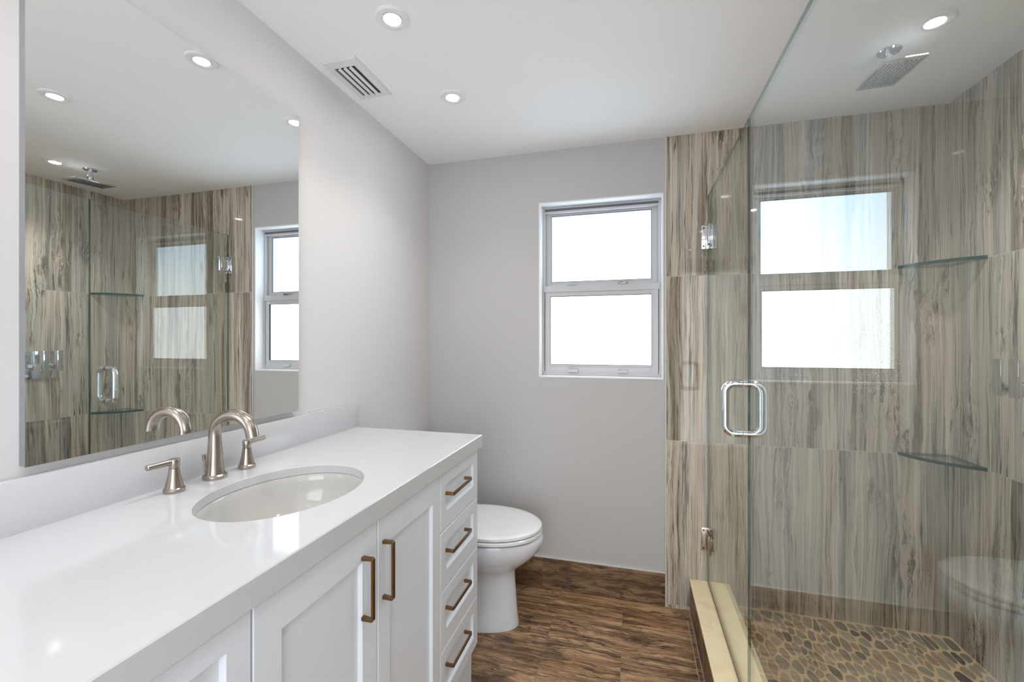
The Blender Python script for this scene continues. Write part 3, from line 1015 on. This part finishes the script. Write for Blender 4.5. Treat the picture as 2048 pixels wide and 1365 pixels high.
# column, slightly tapering, then an arc that turns over and ends above the bowl
R_, zc_ = .0590, CZ + .112
for k in range(9):
    s = k / 8
    pts_.append((FX, FY, z0 + .010 + s * (zc_ - z0 - .010)))
    rad.append(.0225 - .0085 * min(1, (s * 1.02)) ** .62)
NA = 26
for k in range(1, NA + 1):
    a = radians(172) * k / NA
    pts_.append((FX + R_ - R_ * cos(a), FY, zc_ + .0505 * sin(a)))
    rad.append(.0140 + .0006 * k / NA)
last = Vector(pts_[-1]); prv = Vector(pts_[-2]); dd = (last - prv).normalized()
pts_.append(tuple(last + dd * .010)); rad.append(.0146)
bm = nb(); tube(bm, pts_, rad, 36)
# cut the tip level
zt = min(v.co.z for v in bm.verts if v.co.x > FX + .08) + .003
bmesh.ops.bisect_plane(bm, geom=[g for g in list(bm.verts) + list(bm.edges) + list(bm.faces) if (g.co.x if hasattr(g, 'co') else g.verts[0].co.x) > FX + .07], plane_co=(0, 0, zt), plane_no=(0, 0, -1), clear_outer=True)
bmesh.ops.holes_fill(bm, edges=[e for e in bm.edges if len(e.link_faces) == 1])
obj('spout', bm, M['nickel'], fc, 50)
bm = nb()
rod(bm, (FX - .026, FY - .002, z0), (FX - .030, FY - .004, z0 + .048), .0025, n=12)
rod(bm, (FX - .0295, FY - .004, z0 + .044), (FX - .0310, FY - .0045, z0 + .058), .0036, .0048, n=16)
obj('lift_rod', bm, M['nickel'], fc, 35)
for s, yy in ((-1, .763), (1, .960)):
    hx = .069
    bm = nb()
    lathe(bm, [(0, 0), (.0205, 0), (.0215, .003), (.0212, .008), (.0185, .0105), (.0165, .020), (.0130, .035), (.0108, .050), (.0102, .054), (0, .054)], (hx, yy, z0), n=36)
    hb = obj('handle', bm, M['nickel'], fc, 35)
    bm = nb()
    lathe(bm, [(0, .0548), (.0100, .0548), (.0105, .062), (.0112, .073), (.0095, .076), (0, .077)], (hx, yy, z0), n=32)
    obj('cap', bm, M['nickel'], hb, 35)
    bm = nb()
    rod(bm, (hx, yy - s * .008, z0 + .069), (hx, yy + s * .060, z0 + .070), .0068, .0062, 24, bevel=.0012)
    obj('lever', bm, M['nickel'], hb, 35)

# ---------------------------------------------------------------- toilet
TY = 1.885
to = thing('toilet', (.40, TY, 0), 'white porcelain toilet with closed lid between the vanity and the back wall', 'toilet')
def egg(x0, x1, hw, z, n=64, sq=2.3, back=1.0, nose=1.0):
    """egg outline from the back (x0) to the nose (x1), half width hw"""
    out = []
    xm = x0 + (x1 - x0) * .44
    for k in range(n):
        a = 2 * pi * k / n
        ca, sa = cos(a), sin(a)
        if ca >= 0:
            x = xm + (x1 - xm) * abs(ca) ** (2 / 2.15); y = hw * math.copysign(abs(sa) ** (2 / 2.0), sa)
        else:
            x = xm - (xm - x0) * abs(ca) ** (2 / sq / back); y = hw * math.copysign(abs(sa) ** (2 / sq), sa)
        out.append((x, TY + y, z))
    return out
bm = nb()
R = [egg(.10, .600, .107, .000, sq=3.6), egg(.098, .602, .108, .012, sq=3.6), egg(.10, .596, .104, .045, sq=3.4), egg(.10, .590, .099, .12, sq=3.2),
     egg(.10, .585, .098, .19, sq=3.0), egg(.10, .584, .099, .243, sq=2.8), egg(.10, .596, .114, .258, sq=2.6), egg(.10, .632, .143, .287, sq=2.5), egg(.10, .668, .166, .318, sq=2.4),
     egg(.10, .696, .181, .350, sq=2.4), egg(.10, .709, .187, .378, sq=2.4), egg(.10, .711, .188, .400, sq=2.4), egg(.10, .707, .186, .4085, sq=2.4), egg(.11, .690, .172, .4105, sq=2.4)]
loft(bm, R)
obj('bowl', bm, M['porcelain'], to, 60)
bm = nb()
loft(bm, [egg(.24, .684, .168, .4145), egg(.228, .703, .186, .4175), egg(.226, .706, .189, .421), egg(.226, .706, .189, .4305), egg(.229, .703, .186, .4335), egg(.24, .688, .172, .4345)])
obj('seat', bm, M['seat'], to, 40)
bm = nb()
loft(bm, [egg(.24, .686, .170, .4368), egg(.229, .702, .186, .4385), egg(.226, .705, .188, .4415), egg(.227, .704, .187, .4505), egg(.232, .699, .182, .4545), egg(.25, .68, .165, .4568), egg(.32, .60, .10, .4580)])
obj('lid', bm, M['seat'], to, 40)
for s in (-1, 1):
    bm = nb(); box(bm, .205, .240, TY + s * .075 - .018, TY + s * .075 + .018, .4145, .447, .005, 3)
    obj('hinge', bm, M['seat'], to, 40)
bm = nb()
def tank(z, g, x0=.015, x1=.205): return x0 + 0, x1 + g, TY - .205 - g, TY + .205 + g
rr = []
for z, g in ((.405, -.025), (.43, -.012), (.55, -.004), (.70, .0)):
    x0_, x1_, y0_, y1_ = tank(z, g); rd = .03; ring_ = []
    for (cx_, cy_, a0) in ((x1_ - rd, y1_ - rd, 0), (x0_ + rd * .5, y1_ - rd * .5, 90), (x0_ + rd * .5, y0_ + rd * .5, 180), (x1_ - rd, y0_ + rd, 270)):
        q_ = rd if cx_ > .1 else rd * .5
        for k in range(7):
            a = radians(a0 + 15 * k); ring_.append((cx_ + q_ * cos(a), cy_ + q_ * sin(a), z))
    rr.append(ring_)
loft(bm, rr)
obj('tank', bm, M['porcelain'], to, 50)
bm = nb(); box(bm, .012, .214, TY - .213, TY + .213, .7005, .730, .008, 3)
obj('tank_lid', bm, M['porcelain'], to, 40)
bm = nb()
rod(bm, (.206, TY - .15, .655), (.218, TY - .15, .655), .011, n=20)
rod(bm, (.222, TY - .158, .655), (.222, TY - .085, .650), .005, .004, n=14)
obj('flush_lever', bm, M['chrome'], to, 40)
